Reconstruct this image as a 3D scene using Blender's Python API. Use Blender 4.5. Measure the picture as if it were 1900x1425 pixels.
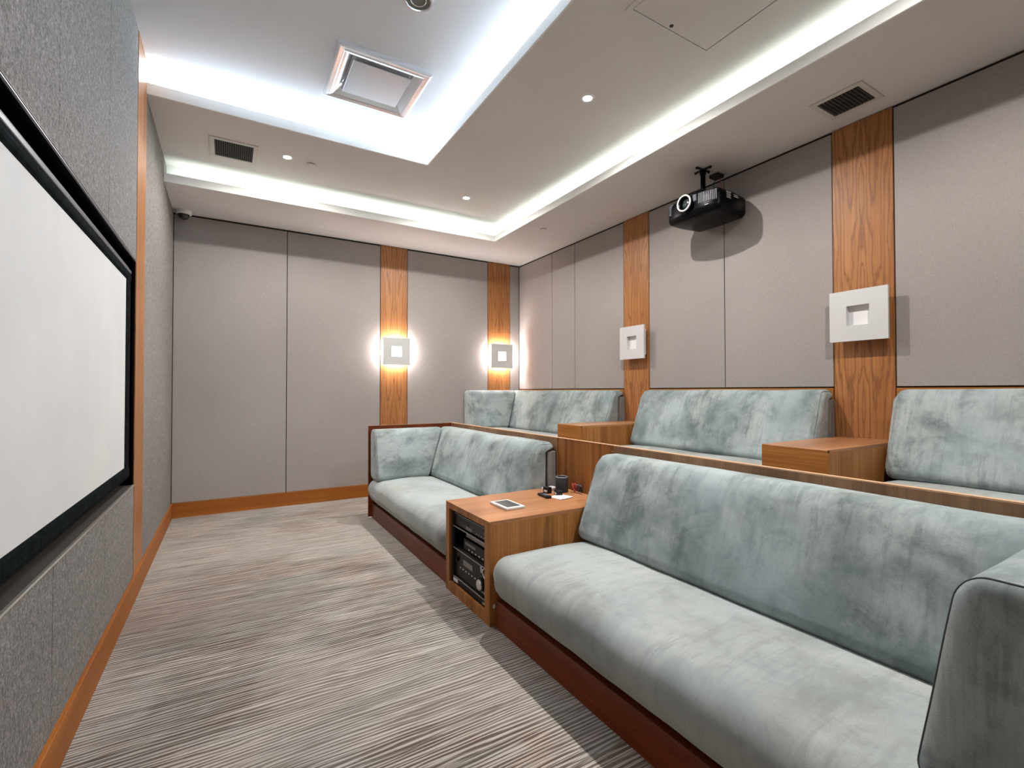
import bpy, bmesh, math, random
from mathutils import Vector, Matrix, noise
random.seed(7)
PI = math.pi
S = bpy.context.scene
COL = S.collection
for o in list(bpy.data.objects):
    bpy.data.objects.remove(o, do_unlink=True)

# ------------------------------------------------------------------ camera
H_CAM, CX = 1.25, 0.4734
YAW, PITCH, ROLL, FPX = 0.5371, 0.0147, -0.0008, 880.79
cy_, sy_ = math.cos(YAW), math.sin(YAW)
fw = Vector((sy_*math.cos(PITCH), cy_*math.cos(PITCH), math.sin(PITCH)))
rt = Vector((cy_, -sy_, 0)); up_ = rt.cross(fw)
r2 = rt*math.cos(ROLL)+up_*math.sin(ROLL); u2 = -rt*math.sin(ROLL)+up_*math.cos(ROLL)
cam_d = bpy.data.cameras.new('camera'); cam = bpy.data.objects.new('camera', cam_d); COL.objects.link(cam)
M = Matrix((r2, u2, -fw)).transposed().to_4x4(); M.translation = (CX, 0, H_CAM)
cam.matrix_world = M
cam_d.sensor_width = 36; cam_d.lens = FPX/1900*36; cam_d.clip_start = 0.02
S.camera = cam

# ------------------------------------------------------------------ room numbers
L, W, Y0 = 5.733, 4.007, -1.0
H1, H2, H3 = 3.025, 3.225, 3.435
OX, OY, OY0 = 3.167, 4.922, -0.12       # outer cove lip
IX, IY, IY0 = 1.946, 3.916, 0.88        # inner cove lip
TR = 0.18
XL = -0.013                              # face of the screen wall panels

# ------------------------------------------------------------------ world, exposure, lights
wd = bpy.data.worlds.new('world'); S.world = wd; wd.use_nodes = True
wd.node_tree.nodes['Background'].inputs[0].default_value = (0.5, 0.5, 0.5, 1)
wd.node_tree.nodes['Background'].inputs[1].default_value = 0.0
S.view_settings.view_transform = 'Standard'
try: S.view_settings.look = 'None'
except Exception: pass
S.view_settings.exposure = 0.60
S.view_settings.gamma = 1.0
S.view_settings.use_curve_mapping = False

def area(name, loc, sx, sy, rot, power, col):
    d = bpy.data.lights.new(name, 'AREA'); d.shape = 'RECTANGLE'; d.size = sx; d.size_y = sy
    d.energy = power; d.color = col
    o = bpy.data.objects.new(name, d); COL.objects.link(o); o.location = loc; o.rotation_euler = rot
    return o
COOL = (0.74, 0.86, 1.0); NEUT = (0.88, 1.0, 0.94); WARM = (1.0, 0.955, 0.91)
P_OUT, P_IN, P_DN, P_BEAM = 0.95, 9.5, 62.0, 70.0      # W per metre, W per metre, W, W
TILT = math.radians(40)
def strip(name, ax, fixed, a, b, z, power, col, sgn):
    # an upward strip in a cove, tilted to the middle of the room
    ln = b-a; mid = (a+b)/2
    if ax == 'x': area(name, (mid, fixed, z), ln, 0.02, (PI+TILT*sgn, 0, 0), power*ln, col)
    else: area(name, (fixed, mid, z), 0.02, ln, (0, PI+TILT*sgn, 0), power*ln, col)
zO, zI = 3.090, 3.295
strip('cove_light_outer_far', 'x', OY+0.05, 0.02, OX+0.1, zO, P_OUT, NEUT, -1)
strip('cove_light_outer_side', 'y', OX+0.05, OY0, OY, zO, P_OUT*1.15, NEUT, 1)
strip('cove_light_outer_near', 'x', OY0-0.05, 0.02, OX+0.1, zO, P_OUT, NEUT, 1)
strip('cove_light_inner_far', 'x', IY+0.05, 0.02, IX+0.1, zI, P_IN, COOL, -1)
strip('cove_light_inner_side', 'y', IX+0.05, IY0, IY, zI, P_IN, COOL, 1)
strip('cove_light_inner_near', 'x', IY0-0.05, 0.02, IX+0.1, zI, P_IN, COOL, 1)
DOWN = [(0.880, 4.385), (2.541, 4.385), (2.536, 2.465), (2.536, 0.545)]
for i, (x, y) in enumerate(DOWN):
    d = bpy.data.lights.new('downlight_beam', 'SPOT'); d.energy = P_DN*(1.0 if i < 2 else 1.3); d.color = WARM
    d.spot_size = math.radians(174); d.spot_blend = 0.55; d.shadow_soft_size = 0.018
    o = bpy.data.objects.new('downlight_beam', d); COL.objects.link(o); o.location = (x, y, H2-0.013)
    d = bpy.data.lights.new('downlight_core', 'SPOT'); d.energy = P_BEAM; d.color = WARM
    d.spot_size = math.radians(84); d.spot_blend = 1.0; d.shadow_soft_size = 0.018
    o = bpy.data.objects.new('downlight_core', d); COL.objects.link(o); o.location = (x, y, H2-0.013)

# ------------------------------------------------------------------ node helpers
def mat(name, rough=0.5, metal=0.0, col=(0.5, 0.5, 0.5), emit=None, es=0, spec=None, coat=0, sheen=0, trans=0, sheen_tint=None):
    m = bpy.data.materials.new(name); m.use_nodes = True
    b = m.node_tree.nodes['Principled BSDF']
    b.inputs['Base Color'].default_value = (*col, 1); b.inputs['Roughness'].default_value = rough
    b.inputs['Metallic'].default_value = metal
    if spec is not None: b.inputs['Specular IOR Level'].default_value = spec
    if coat: b.inputs['Coat Weight'].default_value = coat; b.inputs['Coat Roughness'].default_value = 0.2
    if sheen:
        b.inputs['Sheen Weight'].default_value = sheen; b.inputs['Sheen Roughness'].default_value = 0.35
        if sheen_tint: b.inputs['Sheen Tint'].default_value = (*sheen_tint, 1)
    if trans: b.inputs['Transmission Weight'].default_value = trans
    if emit: b.inputs['Emission Color'].default_value = (*emit, 1); b.inputs['Emission Strength'].default_value = es
    return m
class N:
    def __init__(s, m): s.t = m.node_tree; s.b = s.t.nodes['Principled BSDF']
    def n(s, ty, **k):
        x = s.t.nodes.new(ty)
        for a, v in k.items(): setattr(x, a, v)
        return x
    def l(s, a, b): s.t.links.new(a, b)
    def coord(s, scale=(1, 1, 1), rot=(0, 0, 0), loc=(0, 0, 0), rnd=False):
        tc = s.n('ShaderNodeTexCoord'); mp = s.n('ShaderNodeMapping')
        mp.inputs['Scale'].default_value = scale; mp.inputs['Rotation'].default_value = rot; mp.inputs['Location'].default_value = loc
        if rnd:
            oi = s.n('ShaderNodeObjectInfo'); va = s.n('ShaderNodeVectorMath', operation='MULTIPLY_ADD')
            s.l(oi.outputs['Random'], va.inputs[0]); va.inputs[1].default_value = (3.7, 2.9, 0.9)
            s.l(tc.outputs['Object'], va.inputs[2]); s.l(va.outputs[0], mp.inputs[0])
        else: s.l(tc.outputs['Object'], mp.inputs[0])
        return mp.outputs[0]
    def noise(s, vec, scale, detail=3, rough=0.5, dist=0):
        x = s.n('ShaderNodeTexNoise'); x.inputs['Scale'].default_value = scale; x.inputs['Detail'].default_value = detail
        x.inputs['Roughness'].default_value = rough; x.inputs['Distortion'].default_value = dist
        s.l(vec, x.inputs['Vector']); return x.outputs['Fac']
    def ramp(s, f, stops):
        r = s.n('ShaderNodeValToRGB'); e = r.color_ramp.elements
        while len(e) < len(stops): e.new(0.5)
        for i, (p, c) in enumerate(stops):
            e[i].position = p; e[i].color = (*c, 1) if isinstance(c, tuple) else (c, c, c, 1)
        s.l(f, r.inputs[0]); return r.outputs[0]
    def mix(s, f, a, b, mode='MIX'):
        x = s.n('ShaderNodeMix', data_type='RGBA', blend_type=mode)
        for sock, v in ((x.inputs[0], f), (x.inputs[6], a), (x.inputs[7], b)):
            if isinstance(v, (int, float)): sock.default_value = v
            elif isinstance(v, tuple): sock.default_value = (*v, 1)
            else: s.l(v, sock)
        return x.outputs[2]
    def bump(s, f, strength, dist=0.01):
        x = s.n('ShaderNodeBump'); x.inputs['Strength'].default_value = strength; x.inputs['Distance'].default_value = dist
        s.l(f, x.inputs['Height']); s.l(x.outputs[0], s.b.inputs['Normal'])
    def base(s, c): s.l(c, s.b.inputs['Base Color'])

# fabric of the wall panels
def fabric(name, col, k=1.0, vert=False, amp=0.16, bump=0.25):
    m = mat(name, 0.95, col=col, spec=0.15); g = N(m)
    sc1 = (30, 30, 420) ; sc2 = (420, 420, 25)
    a = g.noise(g.coord(sc1), 1, 2); b = g.noise(g.coord(sc2), 1, 2)
    f = g.mix(0.5, a, b)
    big = g.noise(g.coord((1.3, 1.3, 1.3)), 1, 3)
    lo = tuple(c*(1-amp*2.2) for c in col); hi = tuple(min(1, c*(1+amp*1.6)) for c in col)
    c = g.mix(g.ramp(f, [(0.32, 0.0), (0.68, 1.0)]), lo, hi)
    c = g.mix(0.35, c, g.ramp(big, [(0.3, tuple(x*0.86 for x in col)), (0.7, tuple(min(1, x*1.1) for x in col))]))
    g.base(c); g.bump(f, bump, 0.002)
    return m
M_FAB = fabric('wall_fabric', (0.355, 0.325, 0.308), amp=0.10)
M_FABL = fabric('screen_wall_fabric_shaded', (0.245, 0.232, 0.222), amp=0.24, bump=0.8)  # wall fabric toned darker: shade of the grazing-lit screen wall put into colour
if True:   # coarse weave grain, with the rough look of grazing light put into its colour
    g = N(M_FABL); src = g.b.inputs['Base Color'].links[0].from_socket
    s1 = g.noise(g.coord((90, 90, 38)), 1, 4, 0.7); s2 = g.noise(g.coord((160, 160, 120)), 1, 3, 0.7)
    c = g.mix(0.8, src, g.ramp(s1, [(0.34, 0.55), (0.66, 1.35)]), 'MULTIPLY')
    c = g.mix(0.9, c, g.ramp(s2, [(0.32, 0.5), (0.68, 1.5)]), 'MULTIPLY'); g.base(c)

def wood(name, dark, mid, light, axis='z', figure=1.0, rough=0.38, rnd=True):
    m = mat(name, rough, spec=0.25); g = N(m)
    st = {'z': (1, 1, 0.09), 'x': (0.09, 1, 1), 'y': (1, 0.09, 1)}[axis]
    st2 = {'z': (1, 1, 0.012), 'x': (0.012, 1, 1), 'y': (1, 0.012, 1)}[axis]
    v = g.coord(st, rnd=rnd)
    field = g.noise(v, 3.4, 3, 0.45, 0.35)
    # contour lines of a smooth field give cathedral figure
    mul = g.n('ShaderNodeMath', operation='MULTIPLY'); g.l(field, mul.inputs[0]); mul.inputs[1].default_value = 26*figure
    sn = g.n('ShaderNodeMath', operation='SINE'); g.l(mul.outputs[0], sn.inputs[0])
    ma = g.n('ShaderNodeMath', operation='MULTIPLY_ADD'); g.l(sn.outputs[0], ma.inputs[0]); ma.inputs[1].default_value = 0.5; ma.inputs[2].default_value = 0.5
    fib = g.noise(g.coord(st2, rnd=rnd), 150, 3, 0.6)
    band = g.noise(g.coord(st2, rnd=rnd), 22, 2, 0.5)
    c = g.mix(g.ramp(band, [(0.3, 0.0), (0.7, 1.0)]), mid, light)
    c = g.mix(g.ramp(ma.outputs[0], [(0.0, 0.55), (0.35, 0.05), (1.0, 0.0)]), c, dark)
    c = g.mix(g.ramp(fib, [(0.35, 0.45), (0.6, 0.0)]), c, dark)
    g.base(c); g.bump(fib, 0.06, 0.001)
    return m
M_WOOD = wood('walnut_veneer', (0.14, 0.050, 0.010), (0.36, 0.142, 0.034), (0.50, 0.215, 0.066))
def pilaster_wood(name, ax):
    m = mat(name, 0.42, spec=0.35); g = N(m)
    tc = g.n('ShaderNodeTexCoord'); sp = g.n('ShaderNodeSeparateXYZ'); g.l(tc.outputs['Generated'], sp.inputs[0])
    def mth(op, a, b=None, c=None):
        x = g.n('ShaderNodeMath', operation=op)
        for i, v in enumerate((a, b, c)):
            if v is None: continue
            if isinstance(v, (int, float)): x.inputs[i].default_value = v
            else: g.l(v, x.inputs[i])
        return x.outputs[0]
    u = mth('ABSOLUTE', mth('SUBTRACT', sp.outputs[ax], 0.5))
    oi = g.n('ShaderNodeObjectInfo')
    cb = g.n('ShaderNodeCombineXYZ'); g.l(mth('MULTIPLY', u, 2.2), cb.inputs[0]); g.l(mth('MULTIPLY', sp.outputs['Z'], 2.6), cb.inputs[1]); g.l(mth('MULTIPLY', oi.outputs['Random'], 9.0), cb.inputs[2])
    nz_ = g.noise(cb.outputs[0], 1.6, 2, 0.5)
    off = mth('SUBTRACT', mth('ABSOLUTE', mth('SUBTRACT', u, mth('MULTIPLY_ADD', nz_, 0.25, 0.08))), 0.0)
    val = mth('ADD', mth('MULTIPLY', mth('POWER', off, 1.5), 60.0), mth('MULTIPLY', sp.outputs['Z'], -11.0))
    fi = g.n('ShaderNodeCombineXYZ'); g.l(mth('MULTIPLY', u, 9.0), fi.inputs[0]); g.l(mth('MULTIPLY', sp.outputs['Z'], 7.0), fi.inputs[1]); g.l(mth('MULTIPLY', oi.outputs['Random'], 5.0), fi.inputs[2])
    val = mth('ADD', val, mth('MULTIPLY', g.noise(fi.outputs[0], 1.0, 4, 0.6, 0.3), 5.5))
    sn = mth('MULTIPLY_ADD', mth('SINE', mth('MULTIPLY', val, 2.3)), 0.5, 0.5)
    fib = g.noise(g.coord((1, 1, 0.012), rnd=True), 170, 3, 0.6)
    band = g.noise(g.coord((1, 1, 0.05), rnd=True), 9, 3, 0.5)
    c = g.mix(g.ramp(band, [(0.3, 0.0), (0.7, 1.0)]), (0.37, 0.150, 0.044), (0.50, 0.225, 0.080))
    c = g.mix(g.ramp(sn, [(0.0, 0.62), (0.30, 0.10), (1.0, 0.0)]), c, (0.15, 0.055, 0.018))
    c = g.mix(g.ramp(fib, [(0.35, 0.45), (0.6, 0.0)]), c, (0.17, 0.062, 0.02))
    g.base(c); g.bump(fib, 0.05, 0.001); return m
M_PILY = pilaster_wood('pilaster_veneer_y', 'Y'); M_PILX = pilaster_wood('pilaster_veneer_x', 'X')
M_WOODY = wood('walnut_veneer_lengthwise', (0.15, 0.055, 0.010), (0.35, 0.138, 0.030), (0.46, 0.195, 0.052), 'y', 0.6)
M_WOODX = wood('walnut_veneer_across', (0.22, 0.085, 0.032), (0.42, 0.19, 0.085), (0.54, 0.26, 0.125), 'x', 0.5, 0.3)
M_EDGE = wood('oak_edge_strip', (0.20, 0.10, 0.05), (0.30, 0.16, 0.085), (0.42, 0.25, 0.14), 'z', 0.4)
M_LIP = mat('raw_veneer_edge', 0.5, col=(0.60, 0.36, 0.20))
M_BASE = wood('stained_baseboard', (0.21, 0.062, 0.010), (0.39, 0.125, 0.016), (0.50, 0.175, 0.028), 'y', 0.4, 0.5)
M_BASEX = wood('stained_baseboard_far', (0.21, 0.062, 0.010), (0.39, 0.125, 0.016), (0.50, 0.175, 0.028), 'x', 0.4, 0.5)
M_PLINTH = wood('dark_plinth', (0.06, 0.012, 0.004), (0.16, 0.030, 0.008), (0.25, 0.052, 0.013), 'y', 0.3, 0.3)

def velvet(name, light, dark, sheen=0.35, blot=0.8):
    m = mat(name, 0.85, col=light, spec=0.2, sheen=sheen, sheen_tint=(0.85, 0.92, 0.9)); g = N(m)
    a = g.noise(g.coord((1, 1, 1.2), rnd=True), 2.3, 8, 0.62, 0.35)
    b = g.noise(g.coord((1, 1, 1), rnd=True, loc=(5, 2, 1)), 6.5, 8, 0.72, 0.6)
    st = g.noise(g.coord((1, 5, 1), rnd=True, loc=(2, 7, 1)), 5, 4, 0.6, 1.4)
    fine = g.noise(g.coord((1, 1, 1)), 330, 2, 0.8)
    c = g.mix(g.ramp(a, [(0.34, 0.95), (0.47, 0.45), (0.58, 0.0)]), light, dark)
    c = g.mix(g.ramp(g.mix(0.45, b, a), [(0.38, blot), (0.46, 0.25*blot), (0.53, 0.0)]), c, tuple(x*0.7 for x in dark))
    c = g.mix(g.ramp(st, [(0.40, 0.22), (0.55, 0.0)]), c, dark)
    s3 = g.noise(g.coord((2.2, 22, 2.2), rnd=True, loc=(1, 3, 8)), 1, 5, 0.7, 0.8)
    c = g.mix(g.ramp(g.mix(0.4, s3, b), [(0.42, 0.42), (0.47, 0.12), (0.52, 0.0)]), c, tuple(x*0.75 for x in dark))
    c = g.mix(g.ramp(fine, [(0.32, 0.30), (0.55, 0.0)]), c, tuple(x*0.6 for x in dark))
    tint = g.noise(g.coord((1, 1, 1), rnd=True, loc=(9, 4, 3)), 3, 3)
    c = g.mix(g.ramp(tint, [(0.4, 0.0), (0.7, 0.5)]), c, (light[0]*0.88, light[1]*1.0, light[2]*1.07))
    g.base(c); g.bump(b, 0.12, 0.006)
    return m
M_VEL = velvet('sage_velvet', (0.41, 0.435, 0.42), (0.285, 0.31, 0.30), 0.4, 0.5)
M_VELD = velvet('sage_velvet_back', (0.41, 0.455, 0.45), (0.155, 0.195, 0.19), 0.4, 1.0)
M_VELG = mat('grey_lining', 0.9, col=(0.20, 0.205, 0.20))
g = N(M_VELG); g.base(g.ramp(g.noise(g.coord((40, 40, 6)), 1, 3), [(0.3, (0.15, 0.155, 0.155)), (0.7, (0.25, 0.255, 0.25))]))
M_PIPE = mat('dark_piping', 0.8, col=(0.07, 0.08, 0.08))
M_PIPEL = mat('pale_piping', 0.8, col=(0.27, 0.30, 0.295))

# carpet: streaks run across the room, tone drifts in patches
M_CARP = mat('striped_carpet', 0.97, spec=0.1, sheen=0.15); g = N(M_CARP)
s1 = g.noise(g.coord((1.3, 95, 1)), 1, 4, 0.75, 0.1)
s2 = g.noise(g.coord((3.2, 240, 1), loc=(3, 1, 0)), 1, 2, 0.6)
patch = g.noise(g.coord((0.8, 0.9, 1), loc=(1.9, 0.35, 0)), 1.1, 5, 0.6, 0.5)
pat2 = g.noise(g.coord((1, 1.6, 1), loc=(7.3, 2.2, 0)), 1.8, 5, 0.65, 0.4)
tuft = g.noise(g.coord((1, 1, 1)), 300, 3, 0.8)
pr_ = g.ramp(patch, [(0.45, 0.0), (0.56, 1.0)])
lightc = g.mix(g.ramp(pat2, [(0.42, 0.0), (0.58, 1.0)]), (0.56, 0.49, 0.43), (0.50, 0.485, 0.44))
warm = g.mix(g.ramp(pat2, [(0.42, 0.0), (0.58, 1.0)]), (0.085, 0.056, 0.040), (0.070, 0.062, 0.050))
darkc = g.mix(pr_, warm, (0.185, 0.158, 0.135))
tcc = g.n('ShaderNodeTexCoord'); sep = g.n('ShaderNodeSeparateXYZ'); g.l(tcc.outputs['Object'], sep.inputs[0])
def mm(op, a, b=None, c=None):
    x = g.n('ShaderNodeMath', operation=op)
    for i_, v_ in enumerate((a, b, c)):
        if v_ is None: continue
        if isinstance(v_, (int, float)): x.inputs[i_].default_value = v_
        else: g.l(v_, x.inputs[i_])
    return x.outputs[0]
wob = g.noise(g.coord((0.9, 5, 1), loc=(2, 2, 0)), 1, 3, 0.6)
row = mm('SINE', mm('ADD', mm('MULTIPLY', sep.outputs['Y'], 2*PI/0.0175), mm('MULTIPLY', wob, 34.0)))
brk = g.noise(g.coord((2.6, 57, 1), loc=(6, 3, 0)), 1, 2, 0.6)
f = mm('ADD', g.mix(0.35, s1, s2), mm('MULTIPLY', row, mm('MULTIPLY', brk, 0.15)))
lines = g.ramp(f, [(0.455, 0.0), (0.505, 0.30), (0.53, 0.75), (0.57, 1.0)])
c = g.mix(lines, darkc, lightc)
c = g.mix(g.ramp(patch, [(0.30, 0.55), (0.50, 0.0)]), c, (0.17, 0.130, 0.105))
c = g.mix(g.ramp(tuft, [(0.34, 0.35), (0.52, 0.0)]), c, (0.10, 0.082, 0.070))
c = g.mix(g.ramp(tuft, [(0.55, 0.0), (0.70, 0.2)]), c, (0.62, 0.58, 0.53))
g.base(c); g.bump(g.mix(0.5, f, tuft), 0.6, 0.004)
M_CARP2 = M_CARP

M_CEIL = mat('ceiling_paint', 0.9, col=(0.70, 0.675, 0.655), spec=0.2)
g = N(M_CEIL); g.base(g.ramp(g.noise(g.coord((2, 2, 2)), 1, 3), [(0.3, (0.69, 0.663, 0.643)), (0.7, (0.725, 0.70, 0.68))]))
M_CEILW = mat('ceiling_paint_white', 0.85, col=(0.79, 0.80, 0.83), spec=0.2)
M_LIPW = mat('cove_lip_paint', 0.6, col=(0.86, 0.87, 0.85), spec=0.3)
M_DARK = mat('shadow_gap_black', 0.9, col=(0.012, 0.011, 0.010))
M_BLACK = mat('black_plastic', 0.42, col=(0.008, 0.008, 0.009), spec=0.3)
M_BLACKG = mat('black_gloss', 0.28, col=(0.003, 0.003, 0.004), spec=0.08)
M_BLACKM = mat('black_matte', 0.7, col=(0.02, 0.02, 0.021))
M_DKGREY = mat('dark_grey_metal', 0.45, 0.3, col=(0.03, 0.029, 0.028))
M_VELBLK = mat('black_flock', 0.95, col=(0.012, 0.014, 0.016), spec=0.02)
g = N(M_VELBLK); g.base(g.ramp(g.noise(g.coord((8, 8, 8)), 3, 6, 0.8), [(0.35, (0.004, 0.006, 0.005)), (0.7, (0.015, 0.019, 0.022))]))
M_FRGREY = mat('frame_grey_bevel', 0.45, 0.3, col=(0.13, 0.135, 0.16))
M_SILL = mat('dark_sill', 0.55, col=(0.045, 0.036, 0.028))
M_ALU = mat('bright_aluminium', 0.3, 0.85, col=(0.80, 0.80, 0.78))
M_CHROME = mat('polished_chrome', 0.25, 0.75, col=(0.78, 0.80, 0.84))
M_SATIN = mat('satin_metal', 0.42, 0.55, col=(0.52, 0.55, 0.59))
M_SCREEN = mat('screen_cloth', 0.85, col=(0.70, 0.71, 0.70), spec=0.2)
g = N(M_SCREEN); g.base(g.ramp(g.noise(g.coord((1, 2, 2)), 1.5, 3), [(0.3, (0.67, 0.68, 0.68)), (0.7, (0.73, 0.73, 0.715))]))
M_PLATE = mat('sconce_plate_paint', 0.45, 0.1, col=(0.62, 0.625, 0.62), spec=0.4)
M_GLASSW = mat('sconce_white_glass', 0.35, col=(0.80, 0.79, 0.80))
M_GLOW = mat('sconce_lit_glass', 0.4, col=(0.9, 0.88, 0.86), emit=(1.0, 0.93, 0.90), es=95)
M_GLOWF = mat('sconce_lit_front_glass', 0.4, col=(0.9, 0.9, 0.9), emit=(1.0, 0.93, 0.95), es=1.6)
M_LENS = mat('lit_lamp_lens', 0.3, col=(1, 1, 1), emit=(1, 0.97, 0.93), es=60)
M_VENTP = mat('vent_paint', 0.5, col=(0.60, 0.59, 0.56))
M_WHITE = mat('white_plastic', 0.4, col=(0.80, 0.80, 0.80))
M_PAPER = mat('white_paper', 0.8, col=(0.85, 0.86, 0.86))
M_RED = mat('red_cable_jacket', 0.45, col=(0.42, 0.06, 0.04))
M_TAB = mat('dark_touch_glass', 0.25, col=(0.055, 0.06, 0.06), spec=0.5)
M_DSP = mat('grey_display', 0.35, col=(0.22, 0.19, 0.18))
M_TXT = mat('pale_print', 0.5, col=(0.55, 0.55, 0.56))
M_KNOB = mat('silver_knob', 0.2, 0.9, col=(0.75, 0.76, 0.78))
M_DOMEB = mat('smoked_dome', 0.05, col=(0.006, 0.006, 0.008), coat=1.0)
M_PLAIN = mat('grey_green_glass', 0.2, col=(0.13, 0.145, 0.13), coat=0.5)
M_LENSG = mat('projector_lens_glass', 0.05, col=(0.02, 0.03, 0.03), coat=1.0)
M_FIN = mat('grille_fin_grey', 0.35, 0.3, col=(0.26, 0.26, 0.29))

# ------------------------------------------------------------------ object helpers
def finish(name, bm, m, parent=None, smooth=False, auto=None):
    loc = Vector((0, 0, 0)); p = parent
    if p is not None: loc = p['_org'] if '_org' in p else Vector((0, 0, 0))
    loc = Vector(loc)
    bmesh.ops.translate(bm, verts=bm.verts, vec=-loc)
    bmesh.ops.recalc_face_normals(bm, faces=bm.faces)
    me = bpy.data.meshes.new(name); bm.to_mesh(me); bm.free()
    if smooth:
        for f in me.polygons: f.use_smooth = True
    me.materials.append(m)
    o = bpy.data.objects.new(name, me); COL.objects.link(o)
    if parent is not None: o.parent = parent; o['_org'] = tuple(loc)
    if auto is not None:
        me.set_sharp_from_angle(angle=math.radians(auto))
    return o
def empty(name, loc, label=None, cat=None, group=None):
    o = bpy.data.objects.new(name, None); COL.objects.link(o); o.location = loc; o['_org'] = tuple(loc)
    o.empty_display_size = 0.05
    if label: o['label'] = label
    if cat: o['category'] = cat
    if group: o['group'] = group
    return o
def struct(name, loc=(0, 0, 0)):
    o = empty(name, loc); o['kind'] = 'structure'; return o
def box(bm, x0, x1, y0, y1, z0, z1, bev=0.0, seg=1):
    r = bmesh.ops.create_cube(bm, size=1.0); vs = r['verts']
    for v in vs:
        v.co = Vector((x0 if v.co.x < 0 else x1, y0 if v.co.y < 0 else y1, z0 if v.co.z < 0 else z1))
    if bev > 0:
        es = list({e for v in vs for e in v.link_edges})
        bmesh.ops.bevel(bm, geom=es, offset=bev, segments=seg, profile=0.5, affect='EDGES')
    return bm
def BX(*a, bev=0.0, seg=1):
    bm = bmesh.new(); return box(bm, *a, bev=bev, seg=seg)
def part(name, m, parent, *a, bev=0.001, seg=1, smooth=False):
    return finish(name, BX(*a, bev=bev, seg=seg), m, parent, smooth)
def cyl(bm, c, r, h, axis='z', seg=32, r2=None, cap=True):
    ret = bmesh.ops.create_cone(bm, cap_ends=cap, segments=seg, radius1=r, radius2=r if r2 is None else r2, depth=h)
    vs = ret['verts']
    if axis == 'x': R = Matrix.Rotation(PI/2, 3, 'Y')
    elif axis == 'y': R = Matrix.Rotation(-PI/2, 3, 'X')
    else: R = Matrix.Identity(3)
    for v in vs: v.co = R @ v.co + Vector(c)
    return bm
def lathe(bm, prof, c, axis='z', seg=40, flip=1):
    rings = []
    for r, h in prof:
        ring = []
        for k in range(seg):
            a = 2*PI*k/seg; p = Vector((r*math.cos(a), r*math.sin(a), h*flip))
            if axis == 'x': p = Vector((p.z, p.x, p.y))
            ring.append(bm.verts.new(p+Vector(c)))
        rings.append(ring)
    for a, b in zip(rings, rings[1:]):
        for k in range(seg):
            bm.faces.new((a[k], a[(k+1) % seg], b[(k+1) % seg], b[k]))
    bmesh.ops.remove_doubles(bm, verts=bm.verts, dist=1e-5)
    return bm
def tube(bm, pts, r, seg=8, closed=False):
    pts = [Vector(p) for p in pts]; n = len(pts); rings = []
    prev = None
    for i, p in enumerate(pts):
        if closed: t = (pts[(i+1) % n]-pts[i-1]).normalized()
        else: t = (pts[min(i+1, n-1)]-pts[max(i-1, 0)]).normalized()
        if prev is None:
            a = Vector((0, 0, 1)) if abs(t.z) < 0.9 else Vector((1, 0, 0))
            u = t.cross(a).normalized()
        else: u = (prev-t*prev.dot(t)).normalized()
        prev = u; w = t.cross(u)
        rings.append([bm.verts.new(p+(u*math.cos(2*PI*k/seg)+w*math.sin(2*PI*k/seg))*r) for k in range(seg)])
    rng = range(n) if closed else range(n-1)
    for i in rng:
        a, b = rings[i], rings[(i+1) % n]
        for k in range(seg): bm.faces.new((a[k], a[(k+1) % seg], b[(k+1) % seg], b[k]))
    if not closed: bm.faces.new(rings[0]); bm.faces.new(list(reversed(rings[-1])))
    return bm
def frame_ring(bm, axis, d0, d1, a0, a1, b0, b1, wd):
    # rectangular ring; axis = normal axis; a,b the two in-plane axes in xyz order
    def bb(p0, p1, q0, q1):
        if axis == 'x': box(bm, d0, d1, p0, p1, q0, q1)
        elif axis == 'y': box(bm, p0, p1, d0, d1, q0, q1)
        else: box(bm, p0, p1, q0, q1, d0, d1)
    bb(a0, a1, b0, b0+wd); bb(a0, a1, b1-wd, b1); bb(a0, a0+wd, b0+wd, b1-wd); bb(a1-wd, a1, b0+wd, b1-wd)
    return bm

# rounded box with free deformation -------------------------------------------------
def axis_steps(lo, hi, r, n, ns=5):
    out = [lo+r*(1-math.tan(math.radians(45)*(1-k/ns))) for k in range(ns)]
    out += [lo+r+(hi-lo-2*r)*k/n for k in range(n+1)]
    out += [hi-r*(1-math.tan(math.radians(45)*(1-k/ns))) for k in reversed(range(ns))]
    return out
def rmap(q, lo, hi, r, fn):
    inner = Vector([min(max(q[i], lo[i]+r[i]), hi[i]-r[i]) for i in range(3)])
    d = Vector([(q[i]-inner[i])/r[i] for i in range(3)])
    if d.length > 1e-9: d.normalize()
    p = inner+Vector([d[i]*r[i] for i in range(3)])
    return fn(p) if fn else p
def rbox(bm, lo, hi, r, n, fn=None, ns=5):
    st = [axis_steps(lo[i], hi[i], r[i], n[i], ns) for i in range(3)]
    cache = {}
    def V(i, j, k):
        key = (i, j, k)
        if key not in cache: cache[key] = bm.verts.new(rmap((st[0][i], st[1][j], st[2][k]), lo, hi, r, fn))
        return cache[key]
    m = [len(s)-1 for s in st]
    for ax in range(3):
        a, b = [(1, 2), (2, 0), (0, 1)][ax]
        for side in (0, m[ax]):
            for p in range(m[a]):
                for q in range(m[b]):
                    def idx(pp, qq):
                        t = [0, 0, 0]; t[ax] = side; t[a] = pp; t[b] = qq; return V(*t)
                    f = [idx(p, q), idx(p+1, q), idx(p+1, q+1), idx(p, q+1)]
                    if side == 0: f.reverse()
                    try: bm.faces.new(f)
                    except ValueError: pass
    return bm
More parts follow.
